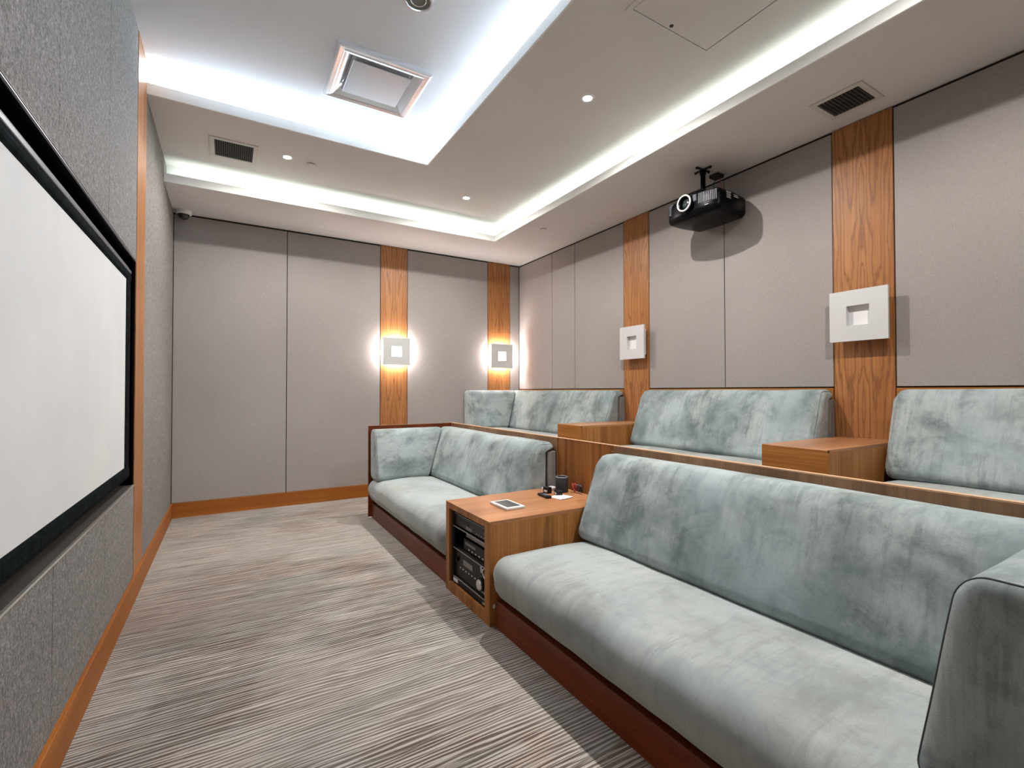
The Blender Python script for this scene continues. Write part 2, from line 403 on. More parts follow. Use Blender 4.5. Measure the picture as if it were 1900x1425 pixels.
def rloop(ax, val, lo, hi, r, fn, n=14):
    a, b = [(1, 2), (0, 2), (0, 1)][ax]
    sa = axis_steps(lo[a], hi[a], r[a], n, 5); sb = axis_steps(lo[b], hi[b], r[b], n, 5)
    seq = [(s, lo[b]) for s in sa] + [(hi[a], s) for s in sb[1:]] + [(s, hi[b]) for s in reversed(sa[:-1])] + [(lo[a], s) for s in reversed(sb[1:-1])]
    out = []
    for p, q in seq:
        t = [0, 0, 0]; t[ax] = val; t[a] = p; t[b] = q
        out.append(rmap(t, lo, hi, r, fn))
    return out

# ------------------------------------------------------------------ floor, platform
fl = finish('floor', BX(-0.15, W+0.1, Y0-0.1, L+0.1, -0.1, 0), M_CARP); fl['kind'] = 'structure'
pf = finish('platform', BX(2.56, W-0.001, Y0, L-0.001, 0.0, 0.365), M_CARP2); pf['kind'] = 'structure'

# ------------------------------------------------------------------ ceiling
ce = struct('ceiling', (0, 0, H3))
finish('upper_ceiling', BX(-0.15, IX+TR+0.02, IY0-TR-0.02, IY+TR+0.02, H3, H3+0.04), M_CEILW, ce)
bm = bmesh.new()                                  # middle ceiling: a U of slabs about the inner recess
box(bm, -0.15, OX+TR+0.02, IY+0.004, OY+TR+0.02, H2, H2+0.02)
box(bm, IX+0.004, OX+TR+0.02, IY0-0.004, IY+0.004, H2, H2+0.02)
box(bm, -0.15, OX+TR+0.02, OY0-TR-0.02, IY0-0.004, H2, H2+0.02)
finish('middle_ceiling', bm, M_CEIL, ce)
bm = bmesh.new()                                  # soffit
box(bm, -0.15, W+0.1, OY+0.004, L+0.1, H1, H1+0.02)
box(bm, OX+0.004, W+0.1, OY0-0.004, OY+0.004, H1, H1+0.02)
box(bm, -0.15, W+0.1, Y0-0.1, OY0-0.004, H1, H1+0.02)
finish('soffit', bm, M_CEIL, ce)
def lips(x, y, y0, zb, zt, stepz):
    bm = bmesh.new(); t = 0.012
    # fascia in two steps: lower band proud, upper band set back
    for (a, b, off) in ((zb-0.001, stepz, 0.0), (stepz, zt, 0.006)):
        box(bm, -0.1, x+off+t, y+off, y+off+t, a, b)
        box(bm, x+off, x+off+t, y0-off, y+off, a, b)
        box(bm, -0.1, x+off+t, y0-off-t, y0-off, a, b)
    return bm
finish('outer_cove_lip', lips(OX, OY, OY0, H1, 3.097, 3.070), M_LIPW, ce)
finish('inner_cove_lip', lips(IX, IY, IY0, H2, 3.301, 3.270), M_LIPW, ce)
def risers(x, y, y0, zb, zt):
    bm = bmesh.new(); t = 0.02
    box(bm, -0.1, x+TR+t, y+TR, y+TR+t, zb, zt); box(bm, x+TR, x+TR+t, y0-TR, y+TR, zb, zt)
    box(bm, -0.1, x+TR+t, y0-TR-t, y0-TR, zb, zt); return bm
finish('outer_cove_riser', risers(OX, OY, OY0, H1+0.02, H2), M_LIPW, ce)
finish('inner_cove_riser', risers(IX, IY, IY0, H2+0.02, H3), M_LIPW, ce)

# ------------------------------------------------------------------ walls
GAP = 0.0035
PY = [(3.303, 3.652), (1.303, 1.652), (-0.697, -0.348)]           # pilasters of the right wall
wr = struct('wall_right', (W, 2.4, 0))
part('wall_core', M_DARK, wr, W+0.012, W+0.1, Y0, L+0.1, 0, 3.05, bev=0)
segs = [(5.733, 4.934), (4.934, 4.471), (4.471, 3.652), (3.303, 2.478), (2.478, 1.652), (1.303, 0.478), (0.478, -0.348), (-0.697, -1.0)]
for a, b in segs: part('fabric_panel', M_FAB, wr, W, W+0.014, b+GAP, a-GAP, 1.277, H1-0.018, bev=0.002)
for a, b in PY: part('wood_pilaster', M_PILY, wr, W-0.002, W+0.014, a+GAP, b-GAP, 0.366, H1-0.006, bev=0.001)
wf = struct('wall_back', (2, L, 0))
part('wall_core', M_DARK, wf, -0.15, W+0.1, L+0.012, L+0.1, 0, 3.05, bev=0)
for a, b in [(-0.012, 1.012), (1.012, 2.036), (2.372, 3.503), (3.854, 4.005)]:
    part('fabric_panel', M_FAB, wf, a+GAP, b-GAP, L, L+0.014, 0.146, H1-0.018, bev=0.002)
for a, b in [(2.036, 2.372), (3.503, 3.854)]:
    part('wood_pilaster', M_PILX, wf, a+GAP, b-GAP, L-0.002, L+0.014, 0.02, H1-0.006, bev=0.001)
wl = struct('wall_left', (0, 2.4, 0))
part('wall_core', M_DARK, wl, -0.2, -0.12, Y0, L+0.1, 0, 3.5, bev=0)
RY0, RY1, RZ0, RZ1 = 1.2, 3.588, 0.694, 2.028     # recess of the screen
RY0 = 0.93
SY = (3.600, 3.930)                                # strip right of the screen
SYn = (RY0-0.342, RY0-0.012)
bm = bmesh.new()                                   # wall backing round the recess
for a in ((Y0, RY0, 0, 3.5), (RY1, L+0.1, 0, 3.5), (RY0, RY1, 0, RZ0-0.012), (RY0, RY1, RZ1+0.012, 3.5)):
    box(bm, -0.12, XL-0.014, *a)
finish('wall_backing', bm, M_DARK, wl)
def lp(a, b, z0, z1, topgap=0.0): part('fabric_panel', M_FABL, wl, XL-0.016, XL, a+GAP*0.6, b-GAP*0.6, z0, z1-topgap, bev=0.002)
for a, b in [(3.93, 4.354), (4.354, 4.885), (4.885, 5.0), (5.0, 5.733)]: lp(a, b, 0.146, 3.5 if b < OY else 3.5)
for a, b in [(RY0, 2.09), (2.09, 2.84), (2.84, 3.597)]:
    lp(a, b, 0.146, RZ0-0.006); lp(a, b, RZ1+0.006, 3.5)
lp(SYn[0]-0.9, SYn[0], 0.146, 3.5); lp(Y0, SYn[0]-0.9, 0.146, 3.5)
for a, b in (SY, SYn): part('wood_pilaster', M_PILY, wl, XL-0.016, XL+0.002, a, b, 0.140, 3.5, bev=0.001)
bm = bmesh.new()                                   # reveals and sill of the recess
box(bm, -0.12, XL-0.002, RY1, RY1+0.008, RZ0, RZ1); box(bm, -0.12, XL-0.002, RY0-0.008, RY0, RZ0, RZ1)
box(bm, -0.12, XL-0.002, RY0, RY1, RZ1, RZ1+0.006)
box(bm, -0.122, -0.115, RY0, RY1, RZ0, RZ1)
finish('screen_recess', bm, M_BLACKG, wl)
finish('recess_sill', BX(-0.12, XL-0.002, RY0, RY1, RZ0-0.006, RZ0), M_SILL, wl)
bm = bmesh.new(); box(bm, XL-0.006, XL+0.003, RY0, RY1+0.004, RZ0-0.007, RZ0+0.001); finish('sill_edge_trim', bm, M_ALU, wl)
finish('head_edge_trim', BX(XL-0.006, XL+0.0008, RY0, RY1+0.004, RZ1+0.0065, RZ1+0.009), M_SILL, wl)
finish('head_edge_trim', BX(XL-0.006, XL+0.0012, RY0, RY1+0.004, RZ1-0.001, RZ1+0.0015), M_SATIN, wl)
wn = struct('wall_front', (2, Y0, 0))
part('wall_core', M_DARK, wn, -0.15, W+0.1, Y0-0.1, Y0-0.014, 0, 3.5, bev=0)
for a, b in [(0.0, 1.0), (1.0, 2.0), (2.0, 3.0), (3.0, 4.0)]:
    part('fabric_panel', M_FAB, wn, a+GAP, b-GAP, Y0-0.014, Y0, 0.146, H1-0.018, bev=0.002)
# baseboards
def bb_(name, m, *a):
    o = finish(name, BX(*a, bev=0.0015), m); o['kind'] = 'structure'
bb_('baseboard_left', M_BASE, XL-0.016, 0.0, Y0, L-0.001, 0.0, 0.145)
bb_('baseboard_back', M_BASEX, 0.0005, 2.558, L-0.014, L+0.01, 0.0, 0.145)
bb_('baseboard_front', M_BASEX, 0.0005, 2.55, Y0-0.01, Y0+0.014, 0.0, 0.145)
# wooden apron behind the rear row
ap = struct('trim_1', (W, 2.4, 0.365))
for a, b in [(3.6555, L-0.004), (1.6555, 3.2995), (-0.3445, 1.2995)]:
    part('wood_panel', M_WOODY, ap, W-0.006, W+0.010, a, b, 0.366, 1.268, bev=0.001)

# ------------------------------------------------------------------ divider between the rows
dv = empty('row_divider', (2.56, 2.6, 0), 'long low walnut panel wall standing between the front and rear sofa rows', 'partition')
ZD = 0.908
part('panel', M_EDGE, dv, 2.552, 2.575, 2.84, 4.80, 0.0, ZD-0.004)
part('panel', M_WOOD, dv, 2.558, 2.575, 2.236, 2.838, 0.0, ZD-0.004)
part('panel', M_EDGE, dv, 2.552, 2.575, 0.0, 2.234, 0.0, ZD-0.004)
part('top_edge', M_LIP, dv, 2.553, 2.577, 0.0, 4.80, ZD-0.004, ZD, bev=0.0005)
part('end_panel', M_PLINTH, dv, 1.664, 2.552, 4.782, 4.800, 0.0, ZD-0.006)
part('top_edge', M_EDGE, dv, 1.664, 2.552, 4.781, 4.801, ZD-0.006, ZD-0.002, bev=0.0005)
finish('pin', cyl(bmesh.new(), (2.5505, 2.252, 0.868), 0.004, 0.006, 'x', 12), mat('brass_pin', 0.3, 0.9, col=(0.6, 0.42, 0.12)), dv)

# ------------------------------------------------------------------ sofas
def sm(a, b, x):
    t = min(max((x-a)/(b-a), 0), 1); return t*t*(3-2*t)
def nz(p, s): return noise.noise(Vector(p)*s)
def sofa(name, y0, y1, dx, dz, label, side=None, side_y=None, seed=0, tb=0.0):
    rt_ = empty(name, (1.692+dx, (y0+y1)/2, dz), label, 'sofa', 'sage velvet banquette sofas in two rows')
    oy = seed*3.1
    # plinth
    part('plinth', M_PLINTH, rt_, 1.692+dx, 2.54+dx, y0+0.012, y1-0.012, dz, dz+0.145, bev=0.002)
    # seat
    lo = (1.632, y0, 0.148); hi = (2.33, y1, 0.392); r = (0.10, 0.095, 0.105)
    def fs(p):
        x, y, z = p
        u = (x-lo[0])/(hi[0]-lo[0]); v = (y-y0)/(y1-y0); w = (z-lo[2])/(hi[2]-lo[2])
        cr = math.sin(PI*min(max(u*0.95, 0), 1))
        edge = min(1, min(v, 1-v)*(y1-y0)/0.35)
        z += w*(0.022*cr*sm(0, 1, edge)-0.010*sm(0.6, 1.0, u)+0.006*nz((x+oy, y, 3), 2.6))
        # front face leans in to the plinth at the bottom
        x += (1-w)*0.035*(1-sm(0, 0.35, u)) - 0.006*math.sin(PI*w)*(1-u)
        x += 0.004*nz((y+oy, z*2, 7), 6)*(1-u)
        d = min(y-y0, y1-y)
        if d < 0.22 and u < 0.3:      # puckers at the front corners
            x += 0.0035*math.sin((y+z*0.4)*150)*(1-d/0.22)*(1-u/0.3)*w*(1-w)*3
        return Vector((x+dx, y, z+dz))
    bm = rbox(bmesh.new(), lo, hi, r, (16, int((y1-y0)*26), 8), fs)
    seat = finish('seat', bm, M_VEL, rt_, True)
    # back cushion
    yb0, yb1 = y0, y1
    if side == 'far': yb1 = y1-0.02
    if side == 'near': yb0 = y0+0.02
    zb, zt = 0.384, 0.872+tb
    def xf(z): return 2.192+(z-0.37)*0.40
    lo2 = (2.25, yb0+0.004, zb); hi2 = (2.47, yb1-0.004, zt); r2_ = (0.06, 0.055, 0.07)
    def fb(p):
        x, y, z = p
        u = (x-2.25)/0.22; w = (z-zb)/(zt-zb); v = min(y-yb0, yb1-y)
        xb = 2.468+0.078*sm(0.80+tb, 0.835+tb, z)
        X = xf(z)*(1-u)+xb*u
        ed = sm(0, 0.25, v)
        X -= 0.016*math.sin(PI*w)*ed*(1-u)
        X += 0.006*nz((y*1.3+oy, z, 2), 3.2)*(1-u)
        Z = z+0.006*nz((y+oy, 5, 1), 2.5)*sm(0.6, 1, w)
        if v < 0.10: X += 0.0030*math.sin(z*210+2*math.sin(z*31))*(1-v/0.10)*(1-sm(0, 0.5, u))*sm(0.15, 0.3, w)*(1-sm(0.8, 0.95, w))
        return Vector((X+dx, y, Z+dz))
    bm = rbox(bmesh.new(), lo2, hi2, r2_, (6, int((yb1-yb0)*30), 22), fb)
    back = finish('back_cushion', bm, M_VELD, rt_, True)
    for end, yy in ((0, yb0+0.004+0.016), (1, yb1-0.004-0.016)):
        finish('piping', tube(bmesh.new(), rloop(1, yy, lo2, hi2, r2_, fb), 0.0032, 6, True), M_PIPEL, back, True)
    part('back_frame', M_VELG, rt_, 2.474+dx, 2.546+dx, yb0+0.012, yb1-0.012, dz+0.147, dz+0.806+tb, bev=0.006, seg=2)
    # cushion across one end
    if side:
        s = 1 if side == 'far' else -1
        yi, yo = side_y                                  # inner face at the seat, outer face
        xfr = 1.672 if side == 'far' else 1.765
        lo3 = (xfr, 0.0, 0.388); hi3 = (2.40, 1.0, 0.874+tb); r3 = (0.028, 0.26 if side == 'far' else 0.15, 0.06)
        def fc(p):
            x, y, z = p                                   # y 0 inner .. 1 outer
            w = (z-0.388)/(0.486)
            xe = xf(z)-0.010
            u = (x-xfr)/(2.40-xfr); X = xfr+(xe-xfr)*u
            inner = yi+s*((0.13 if side == 'far' else 0.085)*w); Y = inner*(1-y)+yo*y
            Y -= s*0.012*math.sin(PI*w)*sm(0, 0.2, min(u, 1-u))*(1-y)
            d = x-xfr
            if side == 'far' and d < 0.09: Y += 0.003*math.sin(z*190)*(1-d/0.09)*(1-y)*sm(0.5, 0.7, w)
            Y += 0.004*nz((x*1.2+oy, z, 4), 4)*(1-y)
            return Vector((X+dx, Y, z+dz))
        bm = rbox(bmesh.new(), lo3, hi3, r3, (22, 8, 22), fc)
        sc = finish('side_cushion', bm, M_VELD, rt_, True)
        finish('piping', tube(bmesh.new(), rloop(0, xfr+0.022, lo3, hi3, r3, fc), 0.0024, 6, True), M_PIPE if side == 'near' else M_PIPEL, sc, True)
    return rt_
sofa('banquette_sofa', 2.838, 4.776, 0, 0, 'sage velvet sofa in the front row between the media cabinet and the far wall', 'far', (4.475, 4.765), 1)
sofa('banquette_sofa', 0.020, 2.222, 0, 0, 'largest, nearest sage velvet sofa with its side cushion at the lower right', 'near', (0.462, 0.05), 2)
sofa('banquette_sofa', 3.618, 5.715, 1.452, 0.365, 'rear row velvet sofa in the far corner under the lit wall lamps', 'far', (5.40, 5.70), 3, 0.02)
sofa('banquette_sofa', 1.632, 3.262, 1.452, 0.365, 'rear row velvet sofa between two walnut boxes, below the projector', None, None, 4, 0.02)
sofa('banquette_sofa', -0.36, 1.262, 1.452, 0.365, 'rear row velvet sofa at the right edge, right of the nearer walnut box', None, None, 5, 0.02)

# ------------------------------------------------------------------ cabinets
mc = empty('media_cabinet', (1.666, 2.53, 0), 'walnut cabinet holding audio equipment, between the two front sofas', 'cabinet')
CY0, CY1, CZ = 2.236, 2.826, 0.553
part('top_panel', M_WOODX, mc, 1.668, 2.552, CY0+0.001, CY1-0.001, CZ-0.018, CZ, bev=0.001)
part('front_edge', M_LIP, mc, 1.6655, 1.668, CY0, CY1, CZ-0.004, CZ, bev=0.0004)
part('side_panel', M_WOOD, mc, 1.6845, 2.552, CY0, CY0+0.018, 0, CZ-0.018, bev=0.0008)
part('side_panel', M_WOOD, mc, 1.6845, 2.552, CY1-0.018, CY1, 0, CZ-0.018, bev=0.0008)
part('back_panel', M_DARK, mc, 2.20, 2.22, CY0+0.019, CY1-0.019, 0.02, CZ-0.019, bev=0)
part('added_side_liner', M_DARK, mc, 1.69, 2.20, CY0+0.0185, CY0+0.020, 0.001, CZ-0.020, bev=0)  # thin black sheets added over the inner sides to make the interior black
part('added_side_liner', M_DARK, mc, 1.69, 2.20, CY1-0.020, CY1-0.0185, 0.001, CZ-0.020, bev=0)
bm = bmesh.new()
OY_0, OY_1, OZ0, OZ1 = 2.296, 2.776, 0.062, 0.514
box(bm, 1.666, 1.684, CY0, OY_0, 0, CZ-0.004); box(bm, 1.666, 1.684, OY_1, CY1, 0, CZ-0.004)
box(bm, 1.666, 1.684, OY_0, OY_1, 0, OZ0); box(bm, 1.666, 1.684, OY_0, OY_1, OZ1, CZ-0.004)
finish('face_frame', bm, M_WOOD, mc)
part('rack_shelf', M_DKGREY, mc, 1.690, 2.19, OY_0-0.03, OY_1+0.025, 0.270, 0.276)
part('rack_shelf', M_DKGREY, mc, 1.690, 2.19, OY_0-0.03, OY_1+0.025, 0.094, 0.100)
part('rack_shelf', M_DKGREY, mc, 1.690, 2.19, OY_0-0.03, OY_1+0.025, 0.404, 0.410)
for zz_ in (0.273, 0.097, 0.407): part('shelf_edge', M_TXT, mc, 1.6885, 1.690, OY_0, OY_1, zz_-0.0016, zz_+0.0016, bev=0)
part('blanking_plate', M_BLACK, mc, 1.688, 1.694, OY_0, OY_1, OZ0, 0.093)
part('rack_rail', M_BLACKM, mc, 1.686, 1.70, OY_0-0.004, OY_0+0.014, OZ0, OZ1)
part('rack_rail', M_BLACKM, mc, 1.686, 1.70, OY_1-0.014, OY_1+0.004, OZ0, OZ1)
part('sticker', M_WHITE, mc, 1.6865, 1.688, OY_1-0.085, OY_1-0.02, 0.068, 0.090, bev=0)
bm = bmesh.new()
for k in range(4): box(bm, 1.6862, 1.688, OY_0+0.028+0.011*k, OY_0+0.035+0.011*k, 0.070+0.003*(k % 2), 0.080)
finish('plate_print', bm, M_TXT, mc)
part('door_catch', M_WHITE, mc, 1.685, 1.700, CY0-0.008, CY0, 0.095, 0.115, bev=0.002)
# equipment
def device(name, label, y0, y1, z0, z1, x0=1.700, dep=0.36, m=M_BLACK, cat='audio device'):
    o = empty(name, (x0, (y0+y1)/2, z0), label, cat); 
    part('casing', m, o, x0, x0+dep, y0, y1, z0+0.006, z1, bev=0.002)
    for yy in (y0+0.04, y1-0.04):
        for xx in (x0+0.04, x0+dep-0.04): finish('foot', cyl(bmesh.new(), (xx, yy, z0+0.003), 0.012, 0.006, 'z', 12), M_BLACKM, o)
    return o
a, b = OY_0+0.016, OY_1-0.016
d1 = device('disc_player', 'slim dark disc player on the top shelf of the cabinet rack', a, b, 0.410, 0.487, m=M_DKGREY)
part('disc_tray', M_BLACK, d1, 1.698, 1.701, b-0.20, b-0.05, 0.446, 0.466); part('faceplate_line', M_TXT, d1, 1.6985, 1.7005, a, b, 0.4845, 0.4868, bev=0)
part('display', M_DSP, d1, 1.698, 1.701, b-0.24, b-0.16, 0.420, 0.440)
for k in range(4): part('button', M_TXT, d1, 1.6975, 1.701, a+0.05+0.03*k, a+0.062+0.03*k, 0.424, 0.430)
part('knob', M_TXT, d1, 1.695, 1.701, a+0.03, a+0.045, 0.452, 0.467, bev=0.003); 
d2 = device('set_top_box', 'small silver-fronted box on top of the middle rack unit', 2.345, 2.64, 0.354, 0.398, x0=1.72, dep=0.22)
part('front_strip', M_DSP, d2, 1.718, 1.721, 2.35, 2.635, 0.366, 0.388)
d3 = device('tuner', 'middle black tuner with small display and cables, below the silver-fronted box', 2.32, 2.665, 0.276, 0.350, x0=1.715, dep=0.26)
part('display', M_DSP, d3, 1.713, 1.716, 2.50, 2.64, 0.318, 0.334)
for k in range(5): part('button', M_TXT, d3, 1.7125, 1.716, 2.40+0.045*k, 2.418+0.045*k, 0.292, 0.300)
d4 = device('av_receiver', 'large black receiver with a big silver volume knob at the bottom of the rack', a, b, 0.100, 0.262, dep=0.40)
part('display', M_DSP, d4, 1.698, 1.701, 2.51, 2.635, 0.195, 0.228)
kn = lathe(bmesh.new(), [(0.0, -0.022), (0.026, -0.022), (0.030, -0.018), (0.030, 0.0)], (1.700, 2.395, 0.163), 'x', 32)
finish('volume_knob', kn, M_KNOB, d4, True, auto=40)
kn = lathe(bmesh.new(), [(0.0, -0.008), (0.034, -0.008), (0.036, -0.001), (0.036, 0.0)], (1.700, 2.395, 0.163), 'x', 32); finish('knob_bezel', kn, M_BLACKG, d4, True, auto=40)
for k in range(6): part('button', M_TXT, d4, 1.6975, 1.7, 2.47+0.04*k, 2.485+0.04*k, 0.165, 0.171, bev=0)
for k in range(5): part('letter', M_TXT, d4, 1.6982, 1.7, 2.36+0.012*k, 2.367+0.012*k, 0.122, 0.128, bev=0)
part('input_knob', M_BLACKG, d4, 1.69, 1.701, 2.70, 2.725, 0.20, 0.225, bev=0.005, seg=2)
def cable(name, pts, r, m, label, cat='cable'):
    P = [Vector(p) for p in pts]; out = []
    for i in range(len(P)-1):
        p0, p1, p2, p3 = P[max(i-1, 0)], P[i], P[i+1], P[min(i+2, len(P)-1)]
        for k in range(8):
            t = k/8; out.append(0.5*((2*p1)+(-p0+p2)*t+(2*p0-5*p1+4*p2-p3)*t*t+(-p0+3*p1-3*p2+p3)*t**3))
    out.append(P[-1])
    o = finish(name, tube(bmesh.new(), out, r, 8), m, None, True)
    o['label'] = label; o['category'] = cat; return o
cable('patch_cable', [(1.71, 2.345, 0.300), (1.695, 2.35, 0.27), (1.692, 2.385, 0.235), (1.696, 2.395, 0.265), (1.694, 2.36, 0.222), (1.694, 2.33, 0.212), (1.698, 2.316, 0.218)], 0.0032, M_ALU,
      'thin grey looped cable hanging in front of the rack equipment')
def side_table(y0, y1, label):
    t = empty('side_table', (3.12, (y0+y1)/2, 0.365), label, 'side table', 'walnut box tables in the rear row')
    z0, z1 = 0.366, 0.944
    part('table_top', M_WOODX, t, 3.122, W-0.004, y0, y1, z1-0.016, z1)
    part('front_panel', M_WOODY, t, 3.120, 3.138, y0, y1, z0, z1-0.003)
    part('side_panel', M_WOOD, t, 3.138, W-0.004, y0, y0+0.018, z0, z1-0.016); part('side_panel', M_WOOD, t, 3.138, W-0.004, y1-0.018, y1, z0, z1-0.016)
    return t
side_table(3.272, 3.610, 'farther walnut box table of the rear row, left of the middle rear sofa')
side_table(1.272, 1.624, 'walnut box table in the rear row, the nearer one')

# ------------------------------------------------------------------ projection screen
ps = empty('projection_screen', (-0.05, 2.4, RZ0), 'large blank white projection screen in black frame set in the left wall', 'screen')
sx = XL-0.026                                          # plane of the white cloth
part('screen_surface', M_SCREEN, ps, sx-0.012, sx, RY0+0.09, 3.470, 0.806, 1.898, bev=0)
def bar(name, m, prof, yy0, yy1, horizontal, parent=ps, mitre=None):
    pass
FZ0, FZ1, FY0, FY1 = 0.742, 1.962, RY0+0.012, 3.572
def hbar(zi, zo, m1=M_VELBLK):
    bm = bmesh.new(); s = 1 if zo > zi else -1
    prof = [(sx-0.012, zi), (sx+0.001, zi), (sx+0.008, zi+s*0.012), (sx+0.010, zo-s*0.020), (sx+0.004, zo), (sx-0.03, zo), (sx-0.03, zi)]
    A = [bm.verts.new((x, FY0, z)) for x, z in prof]; B = [bm.verts.new((x, FY1, z)) for x, z in prof]
    n = len(prof)
    for k in range(n): bm.faces.new((A[k], A[(k+1) % n], B[(k+1) % n], B[k]))
    bm.faces.new(A); bm.faces.new(list(reversed(B)))
    return bm
finish('frame_bar', hbar(1.896, 1.942), M_VELBLK, ps); finish('frame_bar', hbar(0.812, FZ0), M_VELBLK, ps)
def vbar(yi, yo):
    bm = bmesh.new(); s = 1 if yo > yi else -1
    prof = [(sx-0.012, yi), (sx+0.0, yi), (sx+0.006, yi+s*0.012), (sx+0.008, yo-s*0.02), (sx+0.003, yo), (sx-0.03, yo), (sx-0.03, yi)]
    A = [bm.verts.new((x, y, FZ0+0.004)) for x, y in prof]; B = [bm.verts.new((x, y, FZ1-0.004)) for x, y in prof]
    n = len(prof)
    for k in range(n): bm.faces.new((A[k], A[(k+1) % n], B[(k+1) % n], B[k]))
    bm.faces.new(A); bm.faces.new(list(reversed(B)))
    return bm
finish('frame_bar', vbar(3.462, FY1), M_VELBLK, ps); finish('frame_bar', vbar(RY0+0.10, FY0), M_VELBLK, ps)
part('top_rail', M_FRGREY, ps, sx-0.03, sx+0.009, FY0, FY1, 1.9425, 1.9635, bev=0.004, seg=2)
part('top_bracket', M_SILL, ps, sx-0.03, sx-0.004, FY0, FY1, 1.964, 1.984, bev=0.001)

# ------------------------------------------------------------------ wall lamps
def sconce(wall, c, z, lit, label, group):
    # wall 'back': plate faces -y ; wall 'right': plate faces -x ; built in local (a, d, z): d = distance from the wall
    base = Vector((c, L, z)) if wall == 'back' else Vector((W, c, z))
    o = empty('wall_lamp', base, label, 'wall lamp', group)
    def P(name, m, a0, a1, d0, d1, z0, z1, bm=None):
        b = bmesh.new() if bm is None else bm
        if wall == 'back': box(b, c+a0, c+a1, L-d1, L-d0, z+z0, z+z1)
        else: box(b, W-d1, W-d0, c+a0, c+a1, z+z0, z+z1)
        return finish(name, b, m, o) if bm is None else b
    h, q = 0.164, 0.064
    bm = bmesh.new()
    for r in ((-h, h, 0.072, 0.090, q, h), (-h, h, 0.072, 0.090, -h, -q), (-h, -q, 0.072, 0.090, -q, q), (q, h, 0.072, 0.090, -q, q)): P('', None, *r, bm=bm)
    bmesh.ops.remove_doubles(bm, verts=bm.verts, dist=1e-6)
    finish('face_plate', bm, M_PLATE, o)
    P('backplate', M_SATIN, -0.10, 0.10, 0.003, 0.012, -0.10, 0.10)
    bm = bmesh.new()
    for r in ((-q-0.01, q+0.01, 0.045, 0.072, q, q+0.01), (-q-0.01, q+0.01, 0.045, 0.072, -q-0.01, -q), (-q-0.01, -q, 0.045, 0.072, -q, q), (q, q+0.01, 0.045, 0.072, -q, q)): P('', None, *r, bm=bm)
    finish('inner_box', bm, M_PLATE, o)
    P('front_glass', M_GLOWF if lit else M_GLASSW, -q, q, 0.050, 0.054, -q, q)
    t = 0.125
    P('lamp_glass', M_GLOW if lit else M_GLASSW, -t, t, 0.016, 0.042, -t, t)
    return o
sconce('back', 2.214, 1.731, True, 'lit square wall lamp with bright halo, the left of two on the far wall', None)
sconce('back', 3.680, 1.727, True, 'lit square wall lamp on the far wall beside the room corner', None)
sconce('right', 3.454, 1.732, False, 'unlit pale square wall lamp on the right wall, the smaller and farther one', None)
sconce('right', 1.470, 1.734, False, 'unlit pale square wall lamp on the wide pilaster at right, the largest one', None)

# ------------------------------------------------------------------ ceiling fittings
dl_labels = ['small lit ceiling downlight near the left air vent', 'small lit ceiling downlight near the far corner of the ceiling',
             'lit ceiling downlight, brightest and largest, beside the access hatch', 'lit ceiling downlight beyond the top edge on the right side']
def downlight(x, y, lab):
    o = empty('downlight', (x, y, H2), lab, 'downlight', 'recessed ceiling downlights')
    finish('trim_ring', lathe(bmesh.new(), [(0.030, -0.001), (0.031, -0.004), (0.043, -0.004), (0.046, 0.0)], (x, y, H2-0.0002), 'z', 36), M_WHITE, o, True, auto=40)
    finish('lens', lathe(bmesh.new(), [(0.0, -0.0045), (0.020, -0.0042), (0.029, -0.002), (0.029, 0.0)], (x, y, H2-0.0002), 'z', 32), M_LENS, o, True)
for (x, y), lb in zip(DOWN, dl_labels): downlight(x, y, lb)
def vent(x0, x1, y0, y1, z, along, label, n):
    o = empty('air_vent', ((x0+x1)/2, (y0+y1)/2, z), label, 'air vent')
    f = 0.032
    bm = frame_ring(bmesh.new(), 'z', z-0.007, z-0.0003, x0, x1, y0, y1, f); finish('frame', bm, M_VENTP, o)
    part('throat', M_DARK, o, x0+f, x1-f, y0+f, y1-f, z-0.0012, z-0.0004, bev=0)
    for k in range(n):
        if along == 'y':                                   # blades run in y
            xx = x0+f+(x1-x0-2*f)*(k+0.5)/n; bm = BX(xx-0.0012, xx+0.0012, y0+f, y1-f, z-0.0065, z-0.0012)
        else:
            yy = y0+f+(y1-y0-2*f)*(k+0.5)/n; bm = BX(x0+f, x1-f, yy-0.0012, yy+0.0012, z-0.0065, z-0.0012)
        finish('blade', bm, M_FINV, o)
M_FINV = mat('vent_blade_brown', 0.5, 0.2, col=(0.16, 0.15, 0.13))
vent(0.326, 0.662, 4.312, 4.668, H2, 'y', 'square air vent in the middle ceiling beside the left downlight', 18)
vent(3.565, 3.853, 1.285, 1.575, H1, 'x', 'square air vent in the soffit above the nearer right pilaster', 11)
def disc(name, x, y, z, r, label, cat, h=0.010):
    o = empty(name, (x, y, z), label, cat)
    finish('cover', lathe(bmesh.new(), [(0.0, -h), (r*0.86, -h), (r, -h*0.75), (r, -h*0.35)], (x, y, z), 'z', 32), M_CEIL, o, True, auto=35)
    finish('rim', lathe(bmesh.new(), [(r*0.8, -h*0.4), (r*0.93, -h*0.4), (r*0.93, 0)], (x, y, z-0.0003), 'z', 32), M_BLACKM, o, True, auto=35)
disc('sprinkler_cover', 1.071, 4.423, H2, 0.036, 'round flat sprinkler cover just right of the left downlight', 'sprinkler cover')
disc('sprinkler_cover', 3.42, 4.275, H1, 0.036, 'round flat sprinkler cover on the soffit near the far corner', 'sprinkler cover')
